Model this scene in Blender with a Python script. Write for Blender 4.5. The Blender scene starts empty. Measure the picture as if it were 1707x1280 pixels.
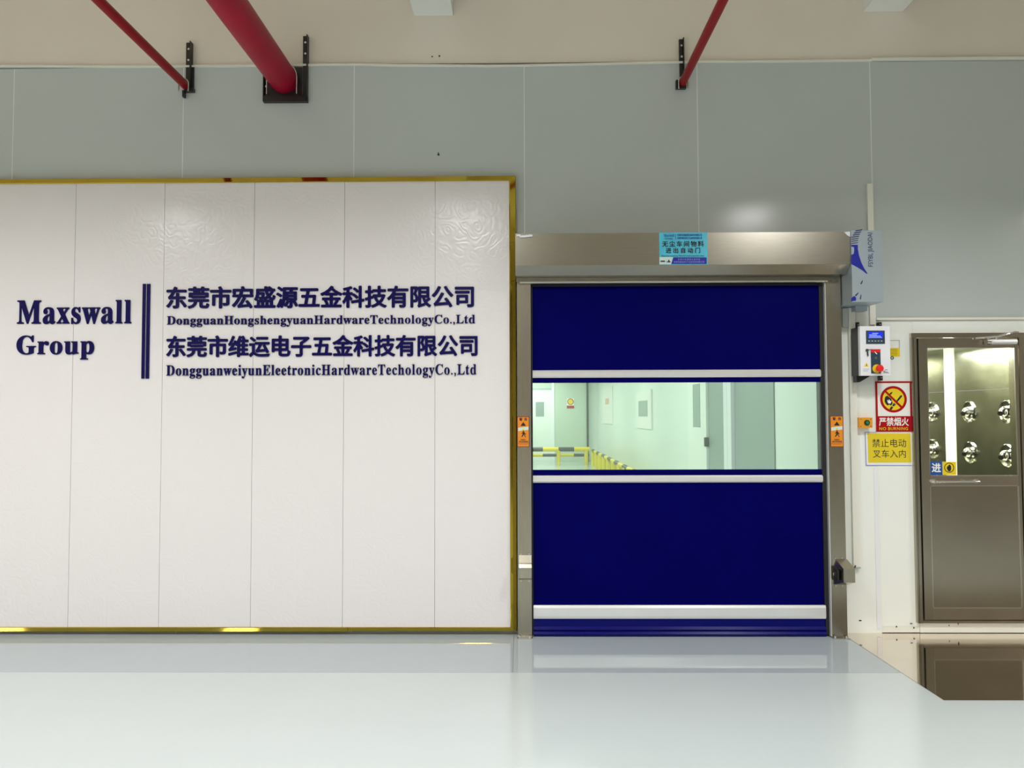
import bpy, bmesh, math, random
from mathutils import Matrix, Vector, Euler
random.seed(4)
sc = bpy.context.scene
COL = sc.collection
PI = math.pi

# ------------------------------------------------------------------ camera
F_PX, CAMZ = 1270.0, 1.5
cd = bpy.data.cameras.new('camera')
cd.sensor_fit = 'HORIZONTAL'; cd.sensor_width = 36.0; cd.lens = 36.0 * F_PX / 1707.0
cd.clip_start = 0.05; cd.clip_end = 200
cam = bpy.data.objects.new('camera', cd); COL.objects.link(cam)
R = (Matrix.Rotation(math.radians(0.66), 4, 'Z') @ Matrix.Rotation(math.radians(90 + 2.25), 4, 'X')
     @ Matrix.Rotation(math.radians(-0.17), 4, 'Z'))
cam.matrix_world = Matrix.Translation((0, 0, CAMZ)) @ R
sc.camera = cam
R3 = R.to_3x3()

# ------------------------------------------------------------------ view, world, lamps
sc.view_settings.view_transform = 'Standard'
try: sc.view_settings.look = 'None'
except Exception: pass
sc.view_settings.gamma = 1.0
sc.view_settings.use_curve_mapping = False
sc.view_settings.exposure = 0.52
w = bpy.data.worlds.new('world'); sc.world = w; w.use_nodes = True
w.node_tree.nodes['Background'].inputs[0].default_value = (0.9, 0.95, 1, 1)
w.node_tree.nodes['Background'].inputs[1].default_value = 0.3

LAMP_Z = 3.5
def lamp(x, y, z, size, watt, col=(1, 0.99, 0.985), shape='DISK', sy=None, spread=180):
    l = bpy.data.lights.new('hall_lamp', 'AREA'); l.shape = shape; l.size = size
    if sy: l.size_y = sy
    l.energy = watt; l.color = col; l.spread = math.radians(spread)
    o = bpy.data.objects.new('hall_lamp', l); COL.objects.link(o); o.location = (x, y, z)
    return o
for lx in (-6.25, -3.4, -0.55, 2.3, 5.3):
    for ly in (3.0, -0.4, -3.8, -7.2):
        if lx > 5 and ly < 2: continue
        lamp(lx, ly, LAMP_Z, 0.42, 31 if lx < 5 else 27, spread=157)
# the clean corridor behind the rapid door and the air shower cabin have their own lamps
for ly in (7.5, 11, 15, 19, 22.5):
    lamp(0.3, ly, 2.88, 0.6, 50, (0.97, 1, 0.97), 'RECTANGLE', 1.6)
lamp(3.15, 6.15, 1.995, 0.35, 17, (1.0, 1.0, 0.90), 'RECTANGLE', 0.9)

# ------------------------------------------------------------------ pixel -> place in the room
def ray(px, py):
    return R3 @ Vector(((px - 853.5) / F_PX, -(py - 640.0) / F_PX, -1.0))
def at(px, py, Y):
    d = ray(px, py); t = Y / d.y
    return Vector((d.x * t, Y, CAMZ + d.z * t))
def atx(px, py, X):
    d = ray(px, py); t = X / d.x
    return Vector((X, d.y * t, CAMZ + d.z * t))
def ground(px, py):
    d = ray(px, py); t = -CAMZ / d.z
    return Vector((d.x * t, d.y * t, 0))
def rect(x0, x1, y0, y1, Y):
    a, b, c, d = at(x0, y0, Y), at(x1, y0, Y), at(x0, y1, Y), at(x1, y1, Y)
    return ((a.x + c.x) / 2, (b.x + d.x) / 2, (c.z + d.z) / 2, (a.z + b.z) / 2)   # X0 X1 Z0 Z1

# ------------------------------------------------------------------ materials
M = {}
def mat(name, col, rough=0.5, metal=0.0, spec=0.5, noise=0.0, nscale=8, bump=0.0, bscale=60, coat=0.0,
        emit=None, es=0.0, stretch=None, rvar=0.0):
    m = bpy.data.materials.new(name); m.use_nodes = True
    nt = m.node_tree; p = nt.nodes['Principled BSDF']
    p.inputs['Base Color'].default_value = (*col, 1)
    p.inputs['Roughness'].default_value = rough
    p.inputs['Metallic'].default_value = metal
    p.inputs['Specular IOR Level'].default_value = spec
    if coat: p.inputs['Coat Weight'].default_value = coat; p.inputs['Coat Roughness'].default_value = 0.06
    if emit: p.inputs['Emission Color'].default_value = (*emit, 1); p.inputs['Emission Strength'].default_value = es
    tc = nt.nodes.new('ShaderNodeTexCoord'); mp = nt.nodes.new('ShaderNodeMapping')
    nt.links.new(tc.outputs['Object'], mp.inputs['Vector'])
    if stretch: mp.inputs['Scale'].default_value = stretch
    if noise or rvar:
        n = nt.nodes.new('ShaderNodeTexNoise'); n.inputs['Scale'].default_value = nscale; n.inputs['Detail'].default_value = 4
        nt.links.new(mp.outputs[0], n.inputs['Vector'])
        if noise:
            r = nt.nodes.new('ShaderNodeValToRGB')
            r.color_ramp.elements[0].position = 0.3; r.color_ramp.elements[1].position = 0.7
            r.color_ramp.elements[0].color = (*[c * (1 - noise) for c in col], 1)
            r.color_ramp.elements[1].color = (*[min(1, c * (1 + noise)) for c in col], 1)
            nt.links.new(n.outputs['Fac'], r.inputs['Fac']); nt.links.new(r.outputs['Color'], p.inputs['Base Color'])
        if rvar:
            mr = nt.nodes.new('ShaderNodeMapRange'); mr.inputs['To Min'].default_value = rough - rvar; mr.inputs['To Max'].default_value = rough + rvar
            nt.links.new(n.outputs['Fac'], mr.inputs['Value']); nt.links.new(mr.outputs[0], p.inputs['Roughness'])
    if bump:
        n2 = nt.nodes.new('ShaderNodeTexNoise'); n2.inputs['Scale'].default_value = bscale; n2.inputs['Detail'].default_value = 2
        nt.links.new(mp.outputs[0], n2.inputs['Vector'])
        b = nt.nodes.new('ShaderNodeBump'); b.inputs['Strength'].default_value = bump; b.inputs['Distance'].default_value = 0.002
        nt.links.new(n2.outputs['Fac'], b.inputs['Height']); nt.links.new(b.outputs[0], p.inputs['Normal'])
    M[name] = m
    return m
mat('wall_panel', (0.55, 0.60, 0.58), 0.19, spec=0.5, noise=0.012, nscale=1.5)
mat('panel_edge', (0.85, 0.87, 0.85), 0.4)
mat('cream_plaster', (0.84, 0.77, 0.66), 0.85, noise=0.02, nscale=2, bump=0.2, bscale=90)
mat('brown_wall', (0.42, 0.37, 0.30), 0.8, noise=0.3, nscale=0.7)
mat('blue_skirt', (0.001, 0.001, 0.13), 0.25, spec=0.2)
mat('white_paint', (0.86, 0.88, 0.84), 0.6)
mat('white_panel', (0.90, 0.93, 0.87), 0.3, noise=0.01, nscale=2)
mat('white_plastic', (0.85, 0.85, 0.76), 0.35)
mat('cold_white', (0.88, 0.89, 0.92), 0.3)
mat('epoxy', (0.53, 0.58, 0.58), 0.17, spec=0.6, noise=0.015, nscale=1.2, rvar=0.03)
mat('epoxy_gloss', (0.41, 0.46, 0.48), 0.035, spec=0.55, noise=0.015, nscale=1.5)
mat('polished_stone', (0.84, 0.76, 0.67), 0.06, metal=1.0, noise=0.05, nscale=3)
mat('epoxy_joint', (0.28, 0.29, 0.28), 0.5)
mat('steel', (0.39, 0.37, 0.31), 0.27, metal=1, noise=0.05, nscale=9, stretch=(1, 1, 25), bump=0.04, bscale=220)
mat('steel_upright', (0.43, 0.40, 0.32), 0.27, metal=1, noise=0.06, nscale=9, stretch=(25, 25, 1), bump=0.04, bscale=220)
mat('steel_door', (0.43, 0.395, 0.32), 0.22, metal=1, noise=0.05, nscale=2, rvar=0.04)
mat('steel_rail', (0.56, 0.51, 0.45), 0.16, metal=1, noise=0.04, nscale=4)
mat('steel_cabin', (0.60, 0.60, 0.50), 0.22, metal=1, noise=0.10, nscale=5, rvar=0.06)
mat('chrome', (0.86, 0.86, 0.84), 0.07, metal=1)
mat('bolt', (0.7, 0.69, 0.66), 0.25, metal=1)
mat('gold', (0.50, 0.37, 0.05), 0.06, metal=1, noise=0.05, nscale=3)
mat('aluminium', (0.93, 0.94, 0.94), 0.25, metal=0.5)
mat('blue_curtain', (0.0008, 0.0004, 0.092), 0.5, spec=0.03, noise=0.05, nscale=3)
mat('black_seal', (0.01, 0.01, 0.011), 0.6)
mat('black_steel', (0.018, 0.014, 0.014), 0.4, noise=0.2, nscale=20)
mat('red_pipe', (0.36, 0.004, 0.028), 0.4, spec=0.25, noise=0.06, nscale=5)
mat('dark_red_pipe', (0.28, 0.003, 0.008), 0.4, spec=0.25, noise=0.06, nscale=5)
mat('navy', (0.004, 0.002, 0.08), 0.4, spec=0.15)
mat('film', (0.43, 0.50, 0.55), 0.32, metal=0.35, noise=0.03, nscale=6)
mat('film_blue', (0.006, 0.015, 0.33), 0.35)
mat('film_dark', (0.03, 0.04, 0.14), 0.4)
mat('orange', (0.80, 0.27, 0.01), 0.45)
mat('orange_box', (0.85, 0.35, 0.02), 0.4)
mat('black_ink', (0.012, 0.008, 0.02), 0.5)
mat('maroon_ink', (0.10, 0.01, 0.03), 0.5)
mat('pale_blue', (0.62, 0.78, 0.76), 0.4)
mat('cyan', (0.08, 0.55, 0.72), 0.4, noise=0.12, nscale=10)
mat('royal', (0.008, 0.01, 0.33), 0.4)
mat('lilac', (0.25, 0.30, 0.75), 0.4)
mat('sign_blue', (0.01, 0.09, 0.36), 0.4)
mat('red', (0.43, 0.003, 0.010), 0.45, spec=0.2)
mat('button_red', (0.85, 0.02, 0.02), 0.3)
mat('yellow', (0.88, 0.66, 0.01), 0.45)
mat('sign_yellow', (0.80, 0.62, 0.02), 0.45)
mat('sign_white', (0.90, 0.90, 0.84), 0.4)
mat('green', (0.0, 0.22, 0.09), 0.35)
mat('slate', (0.03, 0.06, 0.09), 0.35)
mat('screen', (0.0, 0.0, 0.1), 0.2, emit=(0.01, 0.03, 0.9), es=0.9)
mat('screen_ink', (0.2, 0.3, 0.9), 0.3, emit=(0.25, 0.32, 1), es=0.7)
mat('reflection_strip', (0.9, 0.9, 0.85), 0.5, emit=(1, 1, 0.86), es=0.5)
mat('grey_panel', (0.40, 0.50, 0.48), 0.3)
mat('grey_door', (0.27, 0.34, 0.32), 0.3)
mat('green_panel', (0.56, 0.66, 0.54), 0.3, noise=0.01)
mat('pale_panel', (0.82, 0.89, 0.83), 0.3)
mat('window_grey', (0.28, 0.36, 0.33), 0.3)
mat('rail_yellow', (0.85, 0.68, 0.0), 0.4)
mat('rail_black', (0.02, 0.025, 0.02), 0.4)
mat('inner_floor', (0.52, 0.60, 0.56), 0.12, spec=0.5)
mat('faded_red', (0.8, 0.5, 0.38), 0.5)
mat('cable', (0.015, 0.015, 0.02), 0.5)

# feature boards: white vinyl with a fine embossed swirl
m = mat('embossed_board', (0.84, 0.81, 0.81), 0.24, spec=0.5)
nt = m.node_tree; p = nt.nodes['Principled BSDF']; tc = nt.nodes.new('ShaderNodeTexCoord')
nz = nt.nodes.new('ShaderNodeTexNoise'); nz.inputs['Scale'].default_value = 13; nz.inputs['Detail'].default_value = 0.5
nt.links.new(tc.outputs['Object'], nz.inputs['Vector'])
mul = nt.nodes.new('ShaderNodeMath'); mul.operation = 'MULTIPLY'; mul.inputs[1].default_value = 34
sn = nt.nodes.new('ShaderNodeMath'); sn.operation = 'SINE'
nt.links.new(nz.outputs['Fac'], mul.inputs[0]); nt.links.new(mul.outputs[0], sn.inputs[0])
bp = nt.nodes.new('ShaderNodeBump'); bp.inputs['Strength'].default_value = 0.11; bp.inputs['Distance'].default_value = 0.002
nt.links.new(sn.outputs[0], bp.inputs['Height']); nt.links.new(bp.outputs[0], p.inputs['Normal'])

def sheet(name, tint, gloss, haze=0.0, hcol=(1, 1, 1), wave=False, rough=0.02):
    m = bpy.data.materials.new(name); m.use_nodes = True; nt = m.node_tree; nt.nodes.clear()
    out = nt.nodes.new('ShaderNodeOutputMaterial'); tr = nt.nodes.new('ShaderNodeBsdfTransparent')
    tr.inputs[0].default_value = (*tint, 1)
    gl = nt.nodes.new('ShaderNodeBsdfGlossy'); gl.inputs['Roughness'].default_value = rough
    lw = nt.nodes.new('ShaderNodeLayerWeight'); lw.inputs['Blend'].default_value = gloss
    mx = nt.nodes.new('ShaderNodeMixShader')
    nt.links.new(lw.outputs['Fresnel'], mx.inputs[0]); nt.links.new(tr.outputs[0], mx.inputs[1]); nt.links.new(gl.outputs[0], mx.inputs[2])
    last = mx
    if haze:
        df = nt.nodes.new('ShaderNodeBsdfDiffuse'); df.inputs[0].default_value = (*hcol, 1)
        m2 = nt.nodes.new('ShaderNodeMixShader'); m2.inputs[0].default_value = haze
        nt.links.new(mx.outputs[0], m2.inputs[1]); nt.links.new(df.outputs[0], m2.inputs[2]); last = m2
    if wave:
        tc = nt.nodes.new('ShaderNodeTexCoord'); mp = nt.nodes.new('ShaderNodeMapping'); mp.inputs['Scale'].default_value = (0.5, 0.5, 14)
        n = nt.nodes.new('ShaderNodeTexNoise'); n.inputs['Scale'].default_value = 2.2
        b = nt.nodes.new('ShaderNodeBump'); b.inputs['Strength'].default_value = 0.5; b.inputs['Distance'].default_value = 0.004
        nt.links.new(tc.outputs['Object'], mp.inputs['Vector']); nt.links.new(mp.outputs[0], n.inputs['Vector'])
        nt.links.new(n.outputs['Fac'], b.inputs['Height']); nt.links.new(b.outputs[0], gl.inputs['Normal'])
    nt.links.new(last.outputs[0], out.inputs[0]); M[name] = m
sheet('clear_vinyl', (0.90, 0.96, 0.91), 0.22, 0.10, (0.75, 0.9, 0.8), True, 0.05)
sheet('glass', (0.97, 0.99, 0.95), 0.25)

# ------------------------------------------------------------------ builders
def tag(o, label=None, cat=None, group=None, kind=None):
    if label: o['label'] = label
    if cat: o['category'] = cat
    if group: o['group'] = group
    if kind: o['kind'] = kind
    return o
def root(name, loc, label, cat, group=None, kind=None):
    o = bpy.data.objects.new(name, None); COL.objects.link(o); o.location = loc; o.empty_display_size = 0.1
    bpy.context.view_layer.update()
    return tag(o, label, cat, group, kind)
def link(name, me, m, parent=None):
    if m and not me.materials: me.materials.append(M[m] if isinstance(m, str) else m)
    o = bpy.data.objects.new(name, me); COL.objects.link(o)
    if parent is not None:
        o.parent = parent; o.matrix_parent_inverse = world_of(parent).inverted()
    return o
def world_of(o):
    mw = Matrix.Translation(o.location) @ o.rotation_euler.to_matrix().to_4x4()
    if o.parent: mw = world_of(o.parent) @ o.matrix_parent_inverse @ mw
    return mw
def finish(name, bm, m, parent=None, bevel=0.0, seg=2, smooth=False):
    if bevel:
        bmesh.ops.bevel(bm, geom=[e for e in bm.edges if e.is_manifold and e.calc_face_angle(0) > 0.5], offset=bevel, segments=seg, profile=0.5, affect='EDGES')
    bmesh.ops.recalc_face_normals(bm, faces=bm.faces)
    if smooth:
        for f in bm.faces: f.smooth = True
    me = bpy.data.meshes.new(name); bm.to_mesh(me); bm.free()
    if smooth: me.shade_smooth() if hasattr(me, 'shade_smooth') else None
    return link(name, me, m, parent)
def addbox(bm, x0, x1, y0, y1, z0, z1):
    v = [bm.verts.new(c) for c in ((x0, y0, z0), (x1, y0, z0), (x1, y1, z0), (x0, y1, z0), (x0, y0, z1), (x1, y0, z1), (x1, y1, z1), (x0, y1, z1))]
    for f in ((0, 3, 2, 1), (4, 5, 6, 7), (0, 1, 5, 4), (1, 2, 6, 5), (2, 3, 7, 6), (3, 0, 4, 7)): bm.faces.new([v[i] for i in f])
def box(name, x0, x1, y0, y1, z0, z1, m, parent=None, bevel=0.0, seg=2):
    bm = bmesh.new(); addbox(bm, x0, x1, y0, y1, z0, z1)
    return finish(name, bm, m, parent, bevel, seg)
def pbox(name, px0, px1, py0, py1, Y, depth, m, parent=None, bevel=0.0):
    """box whose front face at distance Y shows between these photo pixels and which goes back by depth"""
    x0, x1, z0, z1 = rect(px0, px1, py0, py1, Y)
    return box(name, x0, x1, Y, Y + depth, z0, z1, m, parent, bevel)
def prism(name, pts, y0, y1, m, parent=None, bevel=0.0):
    """outline in X-Z pulled from y0 to y1"""
    bm = bmesh.new(); a = [bm.verts.new((x, y0, z)) for x, z in pts]; b = [bm.verts.new((x, y1, z)) for x, z in pts]
    bm.faces.new(a); bm.faces.new(b[::-1]); n = len(pts)
    for i in range(n): bm.faces.new((a[i], b[i], b[(i + 1) % n], a[(i + 1) % n]))
    return finish(name, bm, m, parent, bevel)
def xprism(name, pts, x0, x1, m, parent=None, bevel=0.0):
    """outline in Y-Z pulled from x0 to x1"""
    bm = bmesh.new(); a = [bm.verts.new((x0, y, z)) for y, z in pts]; b = [bm.verts.new((x1, y, z)) for y, z in pts]
    bm.faces.new(a); bm.faces.new(b[::-1]); n = len(pts)
    for i in range(n): bm.faces.new((a[i], b[i], b[(i + 1) % n], a[(i + 1) % n]))
    return finish(name, bm, m, parent, bevel)
def addcyl(bm, a, b, r, seg=24, r2=None):
    a, b = Vector(a), Vector(b); d = b - a
    mt = Matrix.Translation((a + b) / 2) @ d.to_track_quat('Z', 'Y').to_matrix().to_4x4()
    bmesh.ops.create_cone(bm, cap_ends=True, segments=seg, radius1=r, radius2=r if r2 is None else r2, depth=d.length, matrix=mt)
def smooth_sides(o, ang=0.6):
    me = o.data; bm = bmesh.new(); bm.from_mesh(me)
    for f in bm.faces: f.smooth = True
    for e in bm.edges:
        if e.is_manifold and e.calc_face_angle(0) > ang: e.smooth = False
    bm.to_mesh(me); bm.free(); return o
def cyl(name, a, b, r, m, parent=None, seg=24, r2=None):
    bm = bmesh.new(); addcyl(bm, a, b, r, seg, r2)
    return smooth_sides(finish(name, bm, m, parent))
def lathe(name, prof, centre, axis, m, parent=None, seg=32):
    """prof: (radius, distance along axis)"""
    bm = bmesh.new(); q = Vector(axis).to_track_quat('Z', 'Y'); c = Vector(centre); rings = []
    for r, h in prof:
        rings.append([bm.verts.new(c + q @ Vector((r * math.cos(2 * PI * k / seg), r * math.sin(2 * PI * k / seg), h))) for k in range(seg)])
    for i in range(len(rings) - 1):
        for k in range(seg):
            bm.faces.new((rings[i][k], rings[i][(k + 1) % seg], rings[i + 1][(k + 1) % seg], rings[i + 1][k]))
    bm.faces.new(rings[0][::-1]); bm.faces.new(rings[-1])
    return smooth_sides(finish(name, bm, m, parent), 0.7)
def tube(name, pts, r, m, parent=None, seg=10):
    c = bpy.data.curves.new(name, 'CURVE'); c.dimensions = '3D'; c.bevel_depth = r; c.bevel_resolution = 3
    s = c.splines.new('POLY'); s.points.add(len(pts) - 1)
    for i, q in enumerate(pts): s.points[i].co = (*q, 1)
    c.use_fill_caps = True
    o = bpy.data.objects.new('tmp', c); COL.objects.link(o)
    me = bpy.data.meshes.new_from_object(o.evaluated_get(bpy.context.evaluated_depsgraph_get()))
    bpy.data.objects.remove(o); me.materials.clear()
    return link(name, me, m, parent)
def disc(name, cx, cz, r, y0, y1, m, parent=None, seg=40, r_in=0.0):
    if not r_in: return cyl(name, (cx, y1, cz), (cx, y0, cz), r, m, parent, seg)
    bm = bmesh.new(); V = []
    for y in (y0, y1):
        for rr in (r_in, r): V.append([bm.verts.new((cx + rr * math.cos(2 * PI * k / seg), y, cz + rr * math.sin(2 * PI * k / seg))) for k in range(seg)])
    for k in range(seg):
        j = (k + 1) % seg
        for a, b in ((0, 1), (1, 3), (3, 2), (2, 0)): bm.faces.new((V[a][k], V[a][j], V[b][j], V[b][k]))
    return finish(name, bm, m, parent)

# ---- lettering: glyph outlines of Blender's own built-in typeface
def serif(s):
    r = ''
    for ch in s:
        if 'a' <= ch <= 'z': r += chr(0x1D41A + ord(ch) - 97)
        elif 'A' <= ch <= 'Z': r += chr(0x1D400 + ord(ch) - 65)
        else: r += ch
    return r
_G = {}
def _conv(s, ext=0.0):
    c = bpy.data.curves.new('t', 'FONT'); c.body = s; c.size = 1; c.extrude = ext; c.resolution_u = 3
    o = bpy.data.objects.new('t', c); COL.objects.link(o)
    me = bpy.data.meshes.new_from_object(o.evaluated_get(bpy.context.evaluated_depsgraph_get()))
    bpy.data.objects.remove(o); bpy.data.curves.remove(c)
    return me
def _w(s):
    me = _conv(s); x = [v.co.x for v in me.vertices]; w_ = max(x) - min(x); bpy.data.meshes.remove(me); return w_
_BAR = []
def glyph(ch):
    if ch not in _G:
        if not _BAR: _BAR.append(_w('HH'))
        adv = _w('H' + ch + 'H') - _BAR[0]
        if ch == ' ': _G[ch] = (adv, [], [], 0, 0, 0, 0)
        else:
            me = _conv(ch)
            vs = [(v.co.x, v.co.y) for v in me.vertices]; fs = [tuple(p.vertices) for p in me.polygons]
            xs = [v[0] for v in vs]; ys = [v[1] for v in vs]
            _G[ch] = (adv, vs, fs, min(xs), max(xs), min(ys), max(ys)); bpy.data.meshes.remove(me)
    return _G[ch]
def letter_mesh(name, chars, sx, sy, bold, thick, m, cell=None):
    """chars: list of (char, x offset). A solid letter pulled out of the plane towards -Y"""
    bm = bmesh.new()
    shifts = [(0, 0)] if not bold else [(0, 0)] + [(math.cos(a) * bold, math.sin(a) * bold * 0.8) for a in [k * PI / 4 for k in range(8)]]
    for ch, ox in chars:
        adv, vs, fs, *_ = glyph(ch)
        for k, (dx, dy) in enumerate(shifts):
            yy = -thick - k * 0.00004
            a = [bm.verts.new(((x + dx) * sx + ox, yy, (z + dy) * sy)) for x, z in vs]
            cnt = {}
            for f in fs:
                try: bm.faces.new([a[i] for i in f])
                except ValueError: pass
                if thick > 0.002:
                    for i in range(len(f)):
                        e = (f[i], f[(i + 1) % len(f)]); kk = (min(e), max(e)); cnt[kk] = cnt.get(kk, 0) + 1
            if thick > 0.002:
                b = [bm.verts.new((v.co.x, 0, v.co.z)) for v in a]
                for (i, j), c_ in cnt.items():
                    if c_ == 1: bm.faces.new((a[i], a[j], b[j], b[i]))
    me = bpy.data.meshes.new(name); bm.to_mesh(me); bm.free(); me.materials.append(M[m]); return me
def lettering(parent, s, px0, px1, py0, py1, Y, m, bold=0.0, thick=0.0006, single=True, pname='letter', cjk=False, sfit=None):
    """fit a line of text between px0..px1; cap tops at py0 and baseline at py1"""
    X0, X1, Z0, Z1 = rect(px0, px1, py0, py1, Y)
    gl = [glyph(c) for c in s]
    if cjk:
        lo, hi = -0.09, 0.81; sy = (Z1 - Z0) / (hi - lo + 2 * bold * 0.8); base = Z0 + (-lo + bold * 0.8) * sy
    else:
        H = glyph(serif('H') if ord(s[0]) > 60000 else 'H')[6]; sy = (Z1 - Z0) / H; base = Z0
    nat = sum(g[0] for g in gl) - gl[0][3] - (gl[-1][0] - gl[-1][4])
    sx = sy if sfit is None else sy * sfit
    gap = ((X1 - X0) - nat * sx) / max(1, len(s) - 1)
    if gap < -0.02 * sx or (sfit is None and not cjk and gap > 0.12 * sx):
        g0 = 0.05 if not cjk else 0.0
        sx = (X1 - X0) / (nat + g0 * (len(s) - 1)); gap = g0 * sx
    x = X0 - gl[0][3] * sx; items = []
    for c, g in zip(s, gl):
        if g[1]: items.append((c, x))
        x += g[0] * sx + gap
    if single:
        me = letter_mesh(pname, items, sx, sy, bold, thick, m)
        o = link(pname, me, None); o.location = (0, Y, base); _par(o, parent); return o
    for c, ox in items:
        me = letter_mesh(pname, [(c, 0)], sx, sy, bold, thick, m)
        o = link(pname, me, None); o.location = (ox, Y, base); _par(o, parent)
def _par(o, parent):
    if parent is not None: o.parent = parent; o.matrix_parent_inverse = world_of(parent).inverted()

def ppoly(name, pts, Y, thick, m, parent=None):
    """flat cut piece whose outline is given in photo pixels on the plane at distance Y"""
    q = [at(x, y, Y) for x, y in pts]
    return prism(name, [(v.x, v.z) for v in q], Y - thick, Y, m, parent)

# ================================================================== THE SETTING
D = 5.29                       # plane of the hall's long wall
XL, XR, YB, ZC = -7.6, 6.6, -9.5, 4.85

fl = box('floor', XL, XR, YB, 24.2, -0.12, -0.003, 'epoxy_joint'); tag(fl, 'pale glossy epoxy floor of the hall', None, None, 'structure')
gA = ground(1410, 1060); gC = ground(1573, 1167); gS = ground(1000, 1121)
yS, yC = gS.y, gC.y
def slab(name, pts, m, z=0.0, t=0.003):
    bm = bmesh.new(); a = [bm.verts.new((x, y, z)) for x, y in pts]; b = [bm.verts.new((x, y, z - t)) for x, y in pts]
    bm.faces.new(a); bm.faces.new(b[::-1]); n = len(pts)
    for i in range(n): bm.faces.new((a[i], b[i], b[(i + 1) % n], a[(i + 1) % n]))
    return finish(name, bm, m, fl)
g = 0.0025
tt = (yS - gC.y) / (gA.y - gC.y); xD = gC.x + (gA.x - gC.x) * tt    # where the joint meets the diagonal
xA = gA.x + (D - gA.y) * (gA.x - gC.x) / (gA.y - gC.y)
xL0 = ground(857, 1060).x
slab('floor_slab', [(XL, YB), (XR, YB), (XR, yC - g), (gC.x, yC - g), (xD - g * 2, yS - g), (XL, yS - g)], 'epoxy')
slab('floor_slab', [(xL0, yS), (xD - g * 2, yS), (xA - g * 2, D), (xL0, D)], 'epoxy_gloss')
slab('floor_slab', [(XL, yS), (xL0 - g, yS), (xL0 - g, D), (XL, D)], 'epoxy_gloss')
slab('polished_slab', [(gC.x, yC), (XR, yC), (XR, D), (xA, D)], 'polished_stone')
slab('inner_slab', [(-3.0, D + 0.001), (2.42, D + 0.001), (2.42, 24.2), (-3.0, 24.2)], 'inner_floor')

# wall behind: core plus sandwich panels with thin joints
wall = root('wall_back', (0, D, 0), 'long hall wall of pale grey sandwich panels under a cream plaster band', None, None, 'structure')
Ztop = (at(300, 113, D).z + at(1163, 105, D).z) / 2
zHood = at(1100, 430, D).z
seams = [at(px, 220, D).x for px in (22, 305, 590, 874, 1163, 1452)]
step = seams[1] - seams[0]
xs = [seams[0] - 3 * step, seams[0] - 2 * step, seams[0] - step] + seams + [seams[-1] + step * k for k in (1, 2, 3)]
xDL, xDR = at(885, 700, D).x, at(1392, 700, D).x
xCab = at(1465, 800, D).x
zCab = at(1600, 531, D).z
def wp(x0, x1, z0, z1, m='wall_panel'):
    box('panel', x0 + 0.0015, x1 - 0.0015, D, D + 0.05, z0, z1, m, wall, 0.0012, 1)
for i in range(len(xs) - 1):
    a, b = xs[i], xs[i + 1]
    if i < 5: wp(a, b, 0.0, Ztop)
    elif i == 5: wp(a, b, 0.0, Ztop)
    elif i == 6: wp(a, b, zHood - 0.1, Ztop)
    elif i == 7: wp(a, b, zHood - 0.1, Ztop); wp(xDR - 0.02, b, 0.0, zHood - 0.103, 'white_panel')  # lower infill takes a lighter panel colour, standing in for brighter light low down
    elif i == 8: wp(a, b, zCab, Ztop)
    else: wp(a, b, zCab, Ztop)
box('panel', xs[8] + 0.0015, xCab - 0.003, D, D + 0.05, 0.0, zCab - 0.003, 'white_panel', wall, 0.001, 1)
bx = bmesh.new()
addbox(bx, XL, xDL - 0.06, D + 0.052, D + 0.11, 0, Ztop)
addbox(bx, xDL - 0.06, xDR, D + 0.052, D + 0.11, zHood - 0.05, Ztop)
addbox(bx, xDR, xCab + 0.02, D + 0.052, D + 0.11, 0, Ztop)
addbox(bx, xCab + 0.02, XR, D + 0.052, D + 0.11, zCab + 0.01, Ztop)
finish('panel_backing', bx, 'panel_edge', wall)
box('plaster_band', XL, XR, D + 0.012, D + 0.2, Ztop + 0.02, ZC, 'cream_plaster', wall)
for x in seams[:] + [seams[0] - step, seams[-1] + step]:
    zlo = zHood if seams[3] < x < seams[5] + 0.01 and x != seams[5] else 0.0
    zlo = zCab if x > seams[5] - 0.01 else zlo
    if x == seams[3]: zlo = zHood
    box('joint_strip', x - 0.0026, x + 0.0026, D - 0.0012, D + 0.03, zlo, Ztop, 'panel_edge', wall)
# capping strip, a little wavy as in the photograph
bm = bmesh.new()
cap = [(0, 113), (300, 113), (590, 110), (860, 112), (1100, 106), (1450, 103)]
def capz(px): 
    for (a, ya), (b, yb) in zip(cap, cap[1:]):
        if px <= b: return ya + (yb - ya) * (px - a) / (b - a)
    return 103
prev = None
for k in range(0, 31):
    px = -150 + k * (1452 + 150) / 30; q = at(px, capz(max(0, px)) - 1.5 + random.uniform(-0.5, 0.5), D)
    ring = [bm.verts.new((q.x, yy, q.z + dz)) for yy, dz in ((D - 0.012, -0.008), (D - 0.012, 0.006), (D + 0.02, 0.010), (D + 0.02, -0.008))]
    if prev:
        for j in range(4): bm.faces.new((prev[j], prev[(j + 1) % 4], ring[(j + 1) % 4], ring[j]))
    prev = ring
tr1 = finish('trim_1', bm, 'white_plastic'); tag(tr1, 'thin white capping strip along the top of the wall panels', None, None, 'structure')
q0, q1 = at(1452, 99, D), at(1800, 97, D)
tr2 = box('trim_2', q0.x, q1.x + 2, D - 0.014, D + 0.02, q0.z - 0.014, q0.z + 0.006, 'white_plastic')
tag(tr2, 'short white capping strip right of the step in the wall top', None, None, 'structure')
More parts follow.
